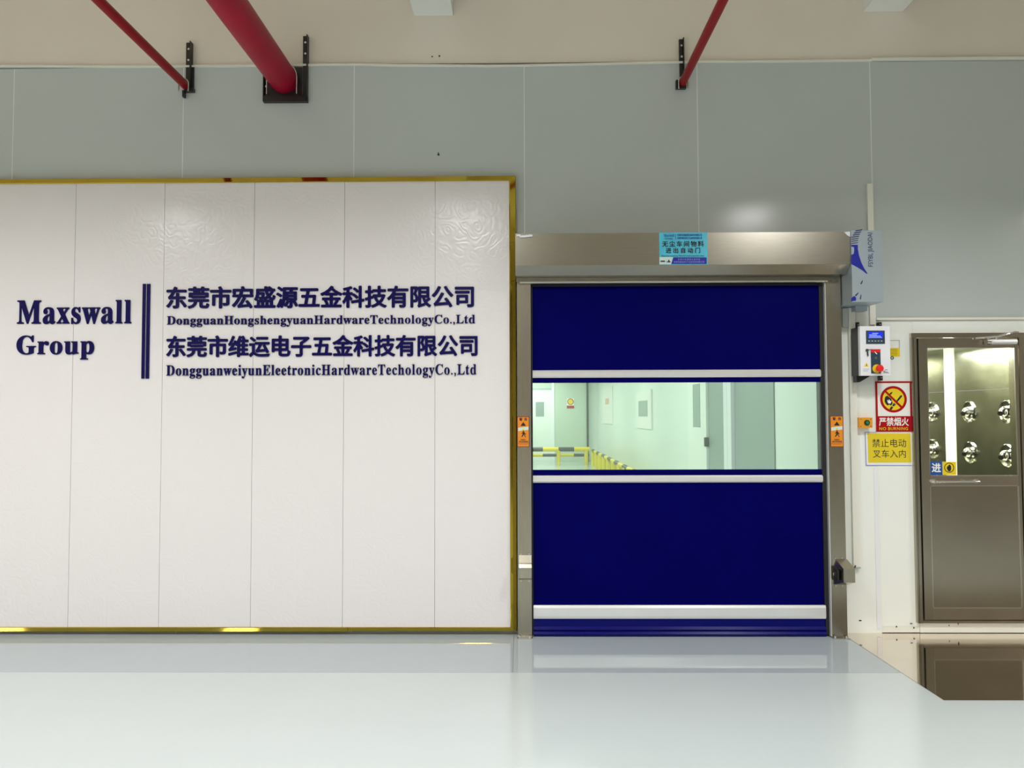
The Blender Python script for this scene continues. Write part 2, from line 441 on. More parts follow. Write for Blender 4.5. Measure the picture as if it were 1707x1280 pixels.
# rest of the hall
cei = box('ceiling', XL, XR, YB, D + 0.2, ZC, ZC + 0.15, 'cream_plaster'); tag(cei, 'cream hall ceiling with downstand beams', None, None, 'structure')
q0, q1 = at(690, 25, D), at(755, 25, D); zBm = q0.z; wB = q1.x - q0.x
q2 = at(1440, 14, D); pB = q2.x - q0.x
for k in (-2, -1, 0, 1, 2):
    x = q0.x + pB * k
    if x < XL + 0.1 or x + wB > XR: continue
    if k in (-2, -1): box('beam', x, x + wB, YB, 2.6, zBm, ZC, 'white_paint', cei, 0.006, 1)
    else: box('beam', x, x + wB, YB, D + 0.011, zBm, ZC, 'white_paint', cei, 0.006, 1)
for y in (-6.2, -2.4, 1.4):
    box('cross_beam', XL, XR, y, y + 0.3, zBm + 0.12, ZC, 'cream_plaster', cei)
for nm, a in (('wall_left', (XL - 0.15, XL, YB, D + 0.2)), ('wall_right', (XR, XR + 0.15, YB, D + 0.2)), ('wall_front', (XL, XR, YB - 0.15, YB))):
    o = box(nm, *a, 0, ZC, 'brown_wall' if nm != 'wall_left' else 'cream_plaster'); tag(o, 'plain hall wall outside the photograph', None, None, 'structure')

# ---- clean corridor seen through the clear strip
XC = 2.42
cw = root('wall_inner_right', (XC, 14, 0), 'pale green panelled side wall of the corridor behind the rapid door', None, None, 'structure')
def cwall(pxa, pxb, m, name='panel', inset=0.0, z0=0.0, z1=2.95):
    ya = atx(pxa, 700, XC).y if pxa else 24.2; yb = atx(pxb, 700, XC).y if pxb else D + 0.11
    return box(name, XC - inset, XC + 0.06, min(ya, yb) + 0.004, max(ya, yb) - 0.004, z0, z1, m, cw)
cwall(None, 1062, 'pale_panel'); cwall(1062, 1150, 'pale_panel')
cwall(1150, 1181, 'white_panel', 'door_jamb', 0.03)
cwall(1181, 1210, 'grey_door', 'door_leaf', 0.0); cwall(1210, 1216, 'cold_white', 'joint_cover', 0.03)
cwall(1216, 1219, 'grey_door'); cwall(1219, 1226, 'cold_white', 'joint_cover', 0.05)
cwall(1226, 1292, 'grey_door', 'door_leaf', 0.01); cwall(1292, 1366, 'pale_panel', 'panel', 0.0); cwall(1366, None, 'window_grey', 'panel')
def onwall(name, pxa, pxb, pya, pyb, m, out, parent):
    a, b = atx(pxa, (pya + pyb) / 2, XC), atx(pxb, (pya + pyb) / 2, XC)
    zt = (atx(pxa, pya, XC).z + atx(pxb, pya, XC).z) / 2; zb = (atx(pxa, pyb, XC).z + atx(pxb, pyb, XC).z) / 2
    return box(name, XC - out, XC - 0.001, b.y, a.y, zb, zt, m, parent)
onwall('door_window', 1159, 1171, 640, 712, 'window_grey', 0.034, cw)
onwall('door_handle', 1180, 1182, 729, 744, 'black_seal', 0.05, cw)
w1 = root('window_1', (XC, 15, 1.5), 'small white framed window on the corridor side wall', None, None, 'structure')
onwall('window_frame', 1062, 1088, 651, 714, 'sign_white', 0.03, w1); onwall('pane', 1067, 1082, 668, 694, 'window_grey', 0.034, w1)
nb = root('notice_board', (XC, 20, 1.5), 'narrow white notice board hanging on the corridor side wall', 'notice board')
onwall('board', 1006, 1022, 645, 706, 'sign_white', 0.03, nb); onwall('red_notice', 1011, 1017, 664, 674, 'faded_red', 0.034, nb)

cb = root('wall_inner_back', (1, 24, 0), 'green tinted far wall of the corridor', None, None, 'structure')
YF = 24.0
X9, X8 = at(979, 700, YF).x, at(924, 700, YF).x
box('panel', X8, X9, YF - 0.1, YF + 0.1, 0, 2.95, 'green_panel', cb)
box('panel', X9, XC, YF, YF + 0.1, 0, 2.95, 'pale_panel', cb)
box('corner_strip', X9 - 0.03, X9 + 0.03, YF - 0.14, YF - 0.1, 0, 2.95, 'rail_black', cb)
box('panel', -3.0, X8, YF, YF + 0.1, 0, 2.95, 'green_panel', cb)
box('column_edge', X8 - 0.08, X8, YF - 0.12, YF, 0, 2.95, 'cold_white', cb)
d2 = root('door_2', (0.6, YF, 0), 'pale far door with a small dark window at the corridor end', None, None, 'structure')
x0, x1, z0, z1 = rect(884, 920, 650, 768, YF - 0.05)
box('door_leaf', x0, x1, YF - 0.05, YF, 0.0, z1, 'pale_panel', d2); box('door_frame', x0, x1, YF - 0.06, YF, z1, z1 + 0.06, 'grey_panel', d2)
pbox('pane', 893, 907, 670, 694, YF - 0.06, 0.01, 'window_grey', d2)
for nm, a, lb in (('wall_inner_left', (-3.15, -3.0, D + 0.12, YF + 0.1, 0, 2.95), 'plain pale left wall of the corridor, out of sight'),):
    tag(box(nm, *a, 'pale_panel'), lb, None, None, 'structure')
tag(box('ceiling_inner', -3.15, XC + 0.1, D + 0.115, YF + 0.1, 2.95, 3.05, 'white_paint'), 'white corridor ceiling behind the rapid door', None, None, 'structure')
s = root('far_warning_sign', at(951, 672, YF - 0.11), 'tiny red and yellow warning sign on the far corridor wall', 'sign')
pbox('sign_plate', 945, 957, 664, 680, YF - 0.112, 0.01, 'sign_white', s)
pbox('red_strip', 945, 957, 676, 680.5, YF - 0.116, 0.003, 'red', s)
c = at(951, 669.5, YF - 0.12); disc('yellow_circle', c.x, c.z, 0.085, YF - 0.118, YF - 0.112, 'yellow', s)
disc('red_ring', c.x, c.z, 0.10, YF - 0.12, YF - 0.113, 'red', s, r_in=0.08)

def stripes(parent, a, b, r, n, zname='rail_segment', first=0):
    a, b = Vector(a), Vector(b)
    for k in range(n):
        cyl(zname, a.lerp(b, k / n), a.lerp(b, (k + 1) / n), r, ('rail_yellow', 'rail_black')[(k + first) % 2], parent, 12)
gr = root('guard_rail', (1, 22.9, 0), 'yellow and black barrier rail running across the far end of the corridor', 'guard rail')
yr = 22.6; stripes(gr, (-1.2, yr, 0.45), (2.03, yr, 0.45), 0.065, 7, first=0); stripes(gr, (-1.2, yr + 0.15, 0.27), (2.03, yr + 0.15, 0.27), 0.045, 7, first=1)
for x in (-1.0, at(931, 750, yr).x, at(977, 750, yr).x): cyl('post', (x, yr, 0), (x, yr, 0.45), 0.06, 'rail_yellow', gr, 12)
g2 = root('guard_rail', (2.1, 18, 0), 'yellow and black barrier of close posts along the corridor side wall', 'guard rail')
stripes(g2, (2.1, 22.3, 0.42), (2.1, 14.3, 0.42), 0.05, 12, first=1)
for k in range(9): cyl('post', (2.1, 22.2 - k * 0.98, 0), (2.1, 22.2 - k * 0.98, 0.42), 0.065, 'rail_yellow', g2, 12)

# ================================================================== FEATURE BOARDS WITH GOLD FRAME
YP = D - 0.055
fb = root('feature_board', (-1.8, YP, 0), 'large white embossed sign board in a mirror gold frame', 'sign board')
X0, X1, Z0, Z1 = rect(0, 850, 304, 1043, YP)
Z1 = at(500, 304, YP).z; Z0 = at(600, 1045, YP).z
sx = [at(px, 620, YP).x for px in (121, 270.5, 421.5, 573, 725)]
st = sx[1] - sx[0]; sx = [sx[0] - 3 * st, sx[0] - 2 * st, sx[0] - st] + sx + [X1]
for a, b in zip(sx, sx[1:]):
    box('board', a + 0.0013, b - 0.0013, YP, YP + 0.045, Z0, Z1, 'embossed_board', fb, 0.0015, 1)
box('board_joint', sx[0], X1, YP + 0.006, YP + 0.04, Z0 + 0.01, Z1 - 0.01, 'window_grey', fb)
xl = sx[0]
t = 0.040
xR = X1; tR = at(860, 620, YP).x - at(849, 620, YP).x
zt = at(500, 296, YP).z - Z1; 
# top, right and bottom mouldings with a slanted mirror face, mitred at the corners
def mould(name, inner, outer, parent):
    """inner/outer: polylines [(x,z),(x,z)]; slanted face from a proud inner lip back to the wall"""
    bm = bmesh.new(); rows = []
    for (xi, zi), (xo, zo) in zip(inner, outer):
        def L(f): return (xi + (xo - xi) * f, zi + (zo - zi) * f)
        pr = [(0.0, YP + 0.002), (0.0, YP - 0.010), (0.10, YP - 0.011), (0.92, YP - 0.001), (1.0, YP + 0.006), (1.0, D - 0.001)]
        rows.append([bm.verts.new((L(f)[0], y, L(f)[1])) for f, y in pr])
    for r0, r1 in zip(rows, rows[1:]):
        for j in range(5): bm.faces.new((r0[j], r0[j + 1], r1[j + 1], r1[j]))
        bm.faces.new((r0[5], r0[0], r1[0], r1[5]))
    bm.faces.new(rows[0]); bm.faces.new(rows[-1][::-1])
    return finish(name, bm, 'gold', parent)
zo = at(500, 295, YP).z
zb = max(0.012, at(500, 1052, YP).z)
xo = xR + tR
for a, b in ((xl, -1.6), (-1.6, 0)):
    if b == 0: b, bo = xR, xo
    else: bo = b
    mould('frame_top', [(a, Z1), (b, Z1)], [(a, zo), (bo, zo)], fb)
mould('frame_side', [(xR, Z1), (xR, Z0)], [(xo, zo), (xo, zb)], fb)
xj = at(580, 1048, YP).x
mould('frame_bottom', [(xR, Z0), (xj + 0.001, Z0)], [(xo, zb), (xj + 0.001, zb)], fb)
mould('frame_bottom', [(xj - 0.001, Z0), (xl, Z0)], [(xj - 0.001, zb - 0.004), (xl, zb - 0.004)], fb)

# ---- raised navy lettering
T = 0.008
def sign_line(name, label, s, a, b, c, d, bold, cjk, sfit=None):
    loc = at((a + b) / 2, d, YP)
    r = root(name, loc, label, 'lettering')
    lettering(r, s, a, b, c, d, YP - 0.0005, 'navy', bold, T, False, 'letter', cjk, sfit)
sign_line('wall_lettering', 'large navy serif letters, upper word left of the double bars', serif('Maxswall'), 30, 219, 501, 539, 0.012, False)
sign_line('wall_lettering', 'large navy serif letters, lower word left of the double bars', serif('Group'), 29, 157, 560, 590, 0.012, False)
sign_line('wall_lettering', 'topmost row of bold navy Chinese characters right of the double bars', '东莞市宏盛源五金科技有限公司', 279, 789, 478, 514, 0.033, True)
sign_line('wall_lettering', 'upper row of small navy serif letters, under the first Chinese row', serif('DongguanHongshengyuanHardwareTechnologyCo.,Ltd'), 279, 792, 526, 540, 0.004, False)
sign_line('wall_lettering', 'lower row of bold navy Chinese characters, second of the two Chinese rows', '东莞市维运电子五金科技有限公司', 279, 795, 560, 595, 0.033, True)
sign_line('wall_lettering', 'lowest row of small navy serif letters on the white board', serif('DongguanweiyunEleetronicHardwareTechologyCo.,Ltd'), 278, 794, 608, 625, 0.004, False)
for (a, b, lb) in ((236.5, 241.5, 'left one of the two tall navy bars between the lettering'), (243.5, 249, 'right one of the two tall navy bars between the lettering')):
    o = pbox('navy_bar', a, b, 473, 631, YP - T, T - 0.0005, 'navy'); tag(o, lb, 'sign bar')

# ================================================================== RAPID ROLL DOOR
YPOST = 5.17; YHOOD = 5.02; YC = 5.215
rd = root('rapid_door', (at(1130, 1050, YPOST).x, YPOST, 0), 'rapid roll door with blue vinyl curtain, clear strip and stainless steel frame', 'door')
def post(px0t, px1t, px0b, px1b):
    a = at((px0t + px0b) / 2, 760, YPOST).x; b = at((px1t + px1b) / 2, 760, YPOST).x
    return a, b
pl0, pl1 = post(861, 884, 864, 887); pr0, pr1 = post(1377, 1401, 1387, 1413)
zp = at(1100, 470, YPOST).z
for a, b, inner in ((pl0, pl1, 1), (pr0, pr1, -1)):
    o = box('post', a, b, YPOST, D - 0.001, 0.004, zp + 0.03, 'steel_upright', rd, 0.003, 2)
    if inner > 0: box('guide_seal', b + 0.0005, b + 0.012, YC - 0.02, D - 0.01, 0.01, zp, 'black_seal', rd)
    else: box('guide_seal', a - 0.034, a - 0.0005, YC - 0.012, D - 0.01, 0.01, zp, 'black_seal', rd); box('guide_lip', a - 0.006, a - 0.0006, YPOST + 0.004, YC - 0.013, 0.01, zp, 'aluminium', rd, 0.001, 1)
    bm = bmesh.new(); addbox(bm, a - 0.004, b + 0.004, YPOST - 0.03, YPOST + 0.001, 0.0005, 0.006)
    o = finish('foot_plate', bm, 'bolt', rd, 0.001, 1)
    for xx in (a + 0.012, b - 0.012): cyl('bolt', (xx, YPOST - 0.016, 0.006), (xx, YPOST - 0.016, 0.02), 0.008, 'bolt', o, 6)
xcl, xcr = pl1 + 0.008, pr0 - 0.028
# hood
xh0, xh1 = at(859, 415, YHOOD).x, at(1417.5, 415, YHOOD).x
zt_, zf = at(1100, 388, YHOOD).z, at(1100, 441.5, YHOOD).z
zu = at(1100, 458, YHOOD + 0.05).z
xprism('hood', [(YHOOD, zf), (YHOOD, zt_), (D - 0.001, zt_), (D - 0.001, zu), (YHOOD + 0.06, zu)], xh0, xh1, 'steel', rd, 0.004)
box('hood_flange', xh0 + 0.006, xh1 - 0.06, YPOST - 0.02, D - 0.002, zu - 0.028, zu - 0.002, 'steel', rd, 0.002, 1)
cyl('roller_cover', (xh0 + 0.03, YPOST + 0.0, zu - 0.024), (xh1 - 0.1, YPOST + 0.0, zu - 0.024), 0.02, 'steel', rd, 20)
box('lintel_seal', xcl, xcr, YC - 0.006, YC - 0.001, at(1100, 477, YC).z, zu - 0.03, 'black_seal', rd)
# curtain, ribs
def cz(py): return at(1130, py, YC).z
curt = lambda nm, ya, yb, m, th=0.004, yy=YC, par=rd: box(nm, xcl, xcr, yy, yy + th, cz(yb), cz(ya), m, par, 0.001, 1)
curt('curtain', 467, 617, 'blue_curtain')
curt('curtain', 629, 637.5, 'blue_curtain')
curt('curtain', 782.5, 792, 'blue_curtain')
curt('curtain', 803.5, 1008, 'blue_curtain')
box('clear_window', xcl + 0.002, xcr - 0.012, YC + 0.001, YC + 0.0025, cz(782.5), cz(637.5), 'clear_vinyl', rd)
for a, b in ((616.5, 629), (792, 804)):
    z1_, z0_ = cz(a), cz(b); h = z1_ - z0_
    xprism('wind_rib', [(YC + 0.006, z0_), (YC - 0.010, z0_), (YC - 0.018, z0_ + h * 0.2), (YC - 0.018, z0_ + h * 0.75), (YC - 0.008, z1_), (YC + 0.006, z1_)], xcl + 0.004, xcr - 0.004, 'aluminium', rd, 0.001)
xprism('bottom_bar', [(YC + 0.01, cz(1030)), (YC - 0.018, cz(1030)), (YC - 0.022, cz(1026)), (YC - 0.022, cz(1012)), (YC - 0.014, cz(1008)), (YC + 0.01, cz(1008))], xcl + 0.004, xcr - 0.002, 'aluminium', rd, 0.002)
zz = cz(1030)
xprism('bottom_skirt', [(YC + 0.012, 0.003), (YC - 0.020, 0.003), (YC - 0.028, 0.02), (YC - 0.016, 0.034), (YC - 0.026, 0.05), (YC - 0.012, 0.066), (YC - 0.012, zz), (YC + 0.012, zz)], xcl + 0.004, xcr - 0.002, 'blue_skirt', rd, 0.002)
# photo-eye housings near the feet of the posts
def sensor(a, b, za, zb, side):
    y = YPOST
    o = None
    h = zb - za
    x0, x1 = a, b
    if side < 0:
        o = xprism('sensor_housing', [(y - 0.001, za), (y - 0.055, za + 0.25 * h * 0.5), (y - 0.06, za + 0.55 * h), (y - 0.045, za + 0.68 * h), (y - 0.02, za + 0.7 * h), (y - 0.004, zb), (y - 0.001, zb)], x0, x1, 'steel_upright', rd, 0.002)
    else:
        bm = bmesh.new(); P = [(x0 + 0.0, y - 0.001), (x0 + 0.035, y - 0.085), (x1 + 0.035, y - 0.085), (x1 + 0.02, y - 0.001)]
        zs = (za, za + 0.18 * h, zb - 0.28 * h, zb)
        rows = []
        for k, z in enumerate(zs):
            f = 0.05 if k in (0, 3) else 1.0
            rows.append([bm.verts.new((px_ if pyy > y - 0.01 else px_ - (1 - f) * 0.02, y - 0.001 + (pyy - y + 0.001) * f, z)) for px_, pyy in P])
        for r0, r1 in zip(rows, rows[1:]):
            for j in range(4): bm.faces.new((r0[j], r0[(j + 1) % 4], r1[(j + 1) % 4], r1[j]))
        bm.faces.new(rows[0]); bm.faces.new(rows[-1])
        o = finish('sensor_housing', bm, 'steel_upright', rd, 0.002, 1)
        zm = (za + zb) / 2 - 0.01
        xprism('sensor_window', [(y - 0.006, zm - 0.045), (y - 0.07, zm - 0.035), (y - 0.07, zm + 0.03), (y - 0.006, zm + 0.05)], x0 - 0.001, x0 + 0.012, 'black_seal', o)
        cyl('sensor_lens', (x0 - 0.006, y - 0.03, zm), (x0 + 0.002, y - 0.03, zm), 0.012, 'chrome', o, 16)
    box('mounting_tab', x0 + 0.006, x1 - 0.008, y - 0.004, y - 0.0005, za - 0.014, za + 0.004, 'steel_upright', o)
    for xx in (x0 + 0.014, x1 - 0.016): cyl('screw', (xx, y - 0.008, za - 0.008), (xx, y - 0.003, za - 0.008), 0.005, 'bolt', o, 8); cyl('screw', (xx, y - 0.008, zb + 0.008), (xx, y - 0.001, zb + 0.008), 0.005, 'bolt', o, 8)
q0, q1 = at(865, 966, YPOST), at(886, 925, YPOST)
sensor(q0.x, q1.x, q0.z, q1.z, -1)
q0, q1 = at(1389, 974, YPOST), at(1407, 932, YPOST)
sensor(q0.x, q1.x, q0.z, q1.z, 1)
# cling film remnants at the hood corners
bm = bmesh.new()
for k in range(5):
    a = at(861 + k * 5, 393 + random.uniform(-1, 1), YHOOD - 0.004); addbox(bm, a.x, a.x + 0.026, YHOOD - 0.006 - 0.001 * k, YHOOD - 0.002, a.z - 0.008, a.z + 0.005)
finish('torn_film', bm, 'cold_white', rd)
ppoly('torn_film', [(1407, 387), (1417, 386), (1417, 395), (1412, 392)], YHOOD - 0.001, 0.003, 'cold_white', rd)

# motor housing still in its printed protective film
mh = root('motor_housing', at(1445, 503, 5.1), 'grey motor housing box in printed protective film at the right end of the hood', 'motor housing')
xm0, xm1, zm0, zm1 = rect(1419, 1471.5, 384, 503, YHOOD - 0.01)
box('casing', xm0 + 0.003, xm1, YHOOD - 0.01, D - 0.001, zm0, zm1, 'film', mh, 0.003, 2)
Yf = YHOOD - 0.0105
# emblem: blue fin with stripes above
curve = [(1419, 440), (1419, 425), (1423, 423), (1424, 417), (1423.5, 412), (1419, 411), (1419, 408), (1430, 408), (1430, 415), (1432, 426), (1436, 438), (1441, 448), (1446.5, 456.5), (1444, 456), (1438, 451), (1430, 446)]
ppoly('printed_fin', curve, Yf, 0.0006, 'film_blue', mh)
for k in range(7):
    y = 406 - k * 3.3; xo_ = 1430 + max(0, k - 1) ** 1.5 * 0.62
    ppoly('printed_stripe', [(1419 + max(0, k - 3) * 2.2, y + 0.6 - k * .12), (xo_, y - 0.8 - k * .25), (xo_ + 0.8, y - 2.2 - k * .35), (1419 + max(0, k - 3) * 2.2 + .5, y - 1.0 - k * .2)], Yf, 0.0006, 'film_dark', mh)
# lettering running upwards
q0 = at(1455, 445, Yf); q1 = at(1455, 387, Yf); capx = at(1455.3, 420, Yf).x - at(1447.8, 420, Yf).x
s_ = 'FSYBL JIAODAI'; H_ = glyph('H')[6]; sy_ = capx / H_
nat = sum(glyph(c)[0] for c in s_) ; sx_ = (q1.z - q0.z) / nat
it = []; x = 0
for c_ in s_:
    if c_ != ' ': it.append((c_, x))
    x += glyph(c_)[0] * sx_
me = letter_mesh('printed_text', it, sx_, sy_, 0.008, 0.0006, 'film_dark')
o = link('printed_text', me, None); o.matrix_world = Matrix.Translation((q0.x, Yf, q0.z)) @ Matrix.Rotation(-PI / 2, 4, 'Y')
o.rotation_mode = 'XYZ'; _par(o, mh)
ppoly('printed_mark', [(1419, 502), (1419, 497), (1424, 493), (1427, 496), (1427, 501)], Yf, 0.0006, 'film_blue', mh)
ppoly('printed_mark', [(1425, 492), (1431, 487), (1431, 489), (1427, 494)], Yf, 0.0006, 'film_dark', mh)
ppoly('printed_mark', [(1434, 473), (1438, 466), (1438, 470), (1436, 474)], Yf, 0.0006, 'film_dark', mh)
ppoly('printed_mark', [(1433, 499), (1435, 490), (1436, 492), (1435, 499)], Yf, 0.0006, 'film_dark', mh)

# ================================================================== STICKERS AND SIGNS
# notice on the hood
YN = YHOOD - 0.002
nn = root('hood_notice', at(1138, 440, YN), 'light blue notice with Chinese characters on the hood of the rapid door', 'notice')
pbox('backing', 1099, 1179, 387.5, 441, YN, 0.0015, 'cyan', nn)
def stroke_poly(nm, pts, m, parent, Y): return ppoly(nm, pts, Y, 0.0005, m, parent)
Yq = YN - 0.0003
stroke_poly('blue_band', [(1122.5, 429), (1178, 429), (1178, 440), (1119, 440)], 'royal', nn, Yq)
stroke_poly('white_corner', [(1099.3, 428.5), (1122, 428.5), (1118.5, 440.7), (1099.3, 440.7)], 'pale_blue', nn, Yq)
Yt = YN - 0.0009
lettering(nn, '无尘车间物料', 1104, 1173, 402, 411.5, Yt, 'black_ink', 0.03, 0.0003, True, 'text_line', True)
lettering(nn, '进出自动门', 1110, 1167, 413, 422, Yt, 'black_ink', 0.03, 0.0003, True, 'text_line', True)
lettering(nn, serif('Maxswall'), 1106.5, 1124, 390, 394.5, Yt, 'royal', 0.0, 0.0003, True, 'text_line')
lettering(nn, serif('Group'), 1108.5, 1121, 395.7, 399, Yt, 'royal', 0.0, 0.0003, True, 'text_line')
lettering(nn, '东莞市宏盛源五金科技有限公司', 1129, 1170, 390, 393.8, Yt, 'royal', 0.02, 0.0003, True, 'text_line', True)
lettering(nn, '东莞市维运电子五金科技有限公司', 1129, 1170, 395, 398.8, Yt, 'royal', 0.02, 0.0003, True, 'text_line', True)
pbox('divider', 1126, 1126.8, 390, 399, Yt, 0.0003, 'royal', nn)
lettering(nn, 'Dust-free workshop Material access automatic door', 1103, 1174, 425, 427.6, Yt, 'black_ink', 0.01, 0.0003, True, 'text_line')
lettering(nn, '东莞市宏盛源五金科技', 1130, 1167, 430.7, 433.8, Yt, 'lilac', 0.02, 0.0003, True, 'text_line', True)
lettering(nn, '东莞市维运电子五金科技有限公司', 1123, 1174, 435, 438.2, Yt, 'lilac', 0.02, 0.0003, True, 'text_line', True)
stroke_poly('mountain_mark', [(1110, 435.5), (1113, 436.2), (1115, 432), (1116.4, 435.6), (1118.5, 436.3), (1117.5, 437.3), (1112, 437.3)], 'black_ink', nn, Yt)
stroke_poly('small_mark', [(1101, 434.4), (1108.5, 434.4), (1108.5, 436.6), (1101, 436.6)], 'black_ink', nn, Yt)

def warn(x0, y0, x1, y1, label):
    Y = YPOST - 0.0015
    r = root('warning_sticker', at((x0 + x1) / 2, y1, Y), label, 'sticker', 'orange warning stickers on the door posts')
    W_, H = (x1 - x0), (y1 - y0)
    def P(u, v): return (x0 + u * W_, y0 + v * H)
    pbox('black_border', x0, x1, y0, y1, Y, 0.001, 'maroon_ink', r)
    pbox('orange_face', x0 + 1.0, x1 - 1.0, y0 + 1.0, y1 - 0.9, Y - 0.0006, 0.0006, 'orange', r)
    Z = Y - 0.0008
    ppoly('white_band', [P(.08, .37), P(.92, .33), P(.92, .44), P(.08, .48)], Z, 0.0003, 'pale_blue', r)
    ppoly('warning_triangle', [P(.28, .31), P(.5, .185), P(.72, .31)], Z, 0.0003, 'black_ink', r)
    lettering(r, '警告', *[P(.18, 0)[0], P(.82, 0)[0]], P(0, .045)[1], P(0, .145)[1], Z, 'maroon_ink', 0.03, 0.0003, True, 'text_line', True)
    c = at(*P(.5, .43), Z); disc('yellow_dot', c.x, c.z, 0.0075, Z - 0.0009, Z, 'yellow', r, 16)
    # running figure pictogram
    for pts in ([P(.44, .46), P(.58, .46), P(.56, .50), P(.47, .50)], [P(.46, .50), P(.62, .52), P(.58, .60), P(.46, .58)],
                [P(.36, .55), P(.5, .51), P(.52, .54), P(.38, .575)], [P(.6, .53), P(.72, .58), P(.68, .60), P(.57, .565)],
                [P(.46, .58), P(.56, .6), P(.40, .68), P(.35, .67)], [P(.53, .58), P(.62, .6), P(.72, .68), P(.66, .68)]):
        ppoly('running_figure', pts, Z, 0.0003, 'black_ink', r)
    lettering(r, '快速通行', P(.3, 0)[0], P(.7, 0)[0], P(0, .74)[1], P(0, .79)[1], Z, 'maroon_ink', 0.01, 0.0003, True, 'text_line', True)
    lettering(r, '请勿停留碰撞', P(.14, 0)[0], P(.88, 0)[0], P(0, .80)[1], P(0, .855)[1], Z, 'maroon_ink', 0.01, 0.0003, True, 'text_line', True)
    pbox('ruled_line', *[P(.08, 0)[0], P(.92, 0)[0]], P(0, .875)[1], P(0, .885)[1], Z, 0.0003, 'maroon_ink', r)
    pbox('ruled_line', *[P(.15, 0)[0], P(.85, 0)[0]], P(0, .915)[1], P(0, .925)[1], Z, 0.0003, 'red', r)
warn(862, 694, 882.5, 745, 'orange running figure warning sticker on the left steel door post')
warn(1384, 693, 1406, 745, 'orange running figure warning sticker on the right steel door post')

# ---- wall right of the door
YW = D - 0.0025
def trunk(name, label, px0, px1, py0, py1, Y=5.265, extra=None):
    r = root(name, at(px0, py1, Y), label, 'cable trunking')
    a, b, c, d = rect(px0, px1, py0, py1, Y)
    box('trunk_base', a, b, Y + 0.012, D - 0.0006, c, d, 'white_plastic', r)
    box('trunk_cover', a - 0.001, b + 0.001, Y, Y + 0.013, c, d, 'white_plastic', r, 0.002, 2)
    return r, (a, b, c, d)
trunk('cable_trunking', 'white plastic cable trunking rising up the wall above the motor housing', 1448.5, 1457.5, 306, 541)
t1, ext = trunk('cable_trunking', 'long white plastic cable trunking standing beside the right door post', 1419, 1429.5, 513, 945)
box('end_cap', ext[0], ext[1] + 0.002, 5.263, D - 0.001, ext[2] - 0.012, ext[2] + 0.001, 'grey_panel', t1)
q = at(1404, 960, YPOST - 0.03); e = at(1428, 941, 5.262)
k_ = [at(1411, 966, 5.15), at(1417, 959, 5.17), at(1422, 952, 5.21), at(1426, 943, 5.262)]
cb_ = tube('sensor_cable', [tuple(v) for v in k_], 0.0045, 'cable')
tag(cb_, 'short black cable from the trunking end to the sensor housing', 'cable')
mb = root('mounting_bracket', at(1428, 545, 5.26), 'pale steel support bracket plates under the motor housing', 'bracket')
pbox('bracket_plate', 1405, 1414, 514, 545, 5.262, 0.026, 'wall_panel', mb, 0.001)
pbox('bracket_plate', 1426, 1446, 510, 518, 5.20, 0.08, 'film', mb, 0.002)

# controller
ct = root('door_controller', at(1460, 626, 5.1), 'white door control box with blue display and red emergency knob', 'control box')
YK = 5.12
kx0, kx1, kz0, kz1 = rect(1434, 1484, 543.5, 626, YK)
box('back_box', kx0 + 0.001, kx1 - 0.002, YK + 0.03, D - 0.03, kz0 + 0.004, kz1 - 0.004, 'black_steel', ct, 0.002, 1)
cov = box('cover', kx0, kx1, YK, YK + 0.03, kz0, kz1, 'cold_white', ct, 0.006, 3)
bx0, bx1 = kx0 - 0.012, kx1 + 0.0
def KP(nm, a, b, c, d, m, off=0.0008, par=ct, bev=0.0):
    return pbox(nm, a, b, c, d, YK - off, off, m, par, bev)
for (a, b, c, d) in ((1428.6, 1432.5, 537, 546), (1464, 1470, 537, 545), (1428, 1433, 626, 636), (1466.5, 1471.5, 625, 634)):
    o = pbox('mounting_lug', a, b, c, d, 5.255, 0.034, 'black_steel', ct, 0.001)
    cc = at((a + b) / 2, (c + d) / 2, 5.25); cyl('screw', (cc.x, 5.248, cc.z), (cc.x, 5.255, cc.z), 0.005, 'bolt', o, 8)
q0, q1, q2 = at(1428, 627, 5.2), at(1446, 627, 5.2), at(1428, 637, 5.2)
prism('gusset', [(q0.x, q0.z + 0.008), (q1.x + 0.03, q1.z + 0.008), (q0.x + 0.02, q2.z), (q0.x, q2.z)], 5.2, 5.255, 'black_steel', ct)
dp = KP('display', 1444, 1475, 551, 573, 'slate', 0.004, ct, 0.001)
KP('screen', 1447.5, 1471.5, 553.5, 563.5, 'screen', 0.0048, dp)
for (a, b, y) in ((1454, 1464, 555), (1449, 1462, 557.4), (1449, 1468, 559.6), (1448.5, 1470, 561.8)): KP('screen_text', a, b, y, y + 1.0, 'screen_ink', 0.0052, dp)
for k in range(5): KP('display_key', 1447.5 + k * 5.2, 1450.3 + k * 5.2, 567.5, 569.2, 'grey_panel', 0.005, dp)
sp = KP('switch_plate', 1452, 1468, 582, 622.5, 'slate', 0.003, ct, 0.001)
KP('red_tab', 1452.3, 1467.8, 582.3, 587, 'button_red', 0.0036, sp)
c0 = at(1460, 588.5, YK); ppoly('switch_pointer', [(1457.5, 586.5), (1459, 586), (1462.5, 590), (1461, 590.5)], YK - 0.0036, 0.0006, 'sign_white', sp)
c1 = at(1459.6, 596.5, YK); disc('switch_ring', c1.x, c1.z, 0.0075, YK - 0.005, YK - 0.003, 'bolt', sp, 24, 0.004)
c2 = at(1461, 614.5, YK); disc('yellow_collar', c2.x, c2.z, 0.0285, YK - 0.008, YK - 0.003, 'yellow', sp, 32)
kb = lathe('emergency_knob', [(0.014, 0.0), (0.014, 0.012), (0.0235, 0.018), (0.025, 0.026), (0.021, 0.034), (0.010, 0.037)], (c2.x + 0.008, YK - 0.008, c2.z), (0, -1, 0), 'button_red', sp)
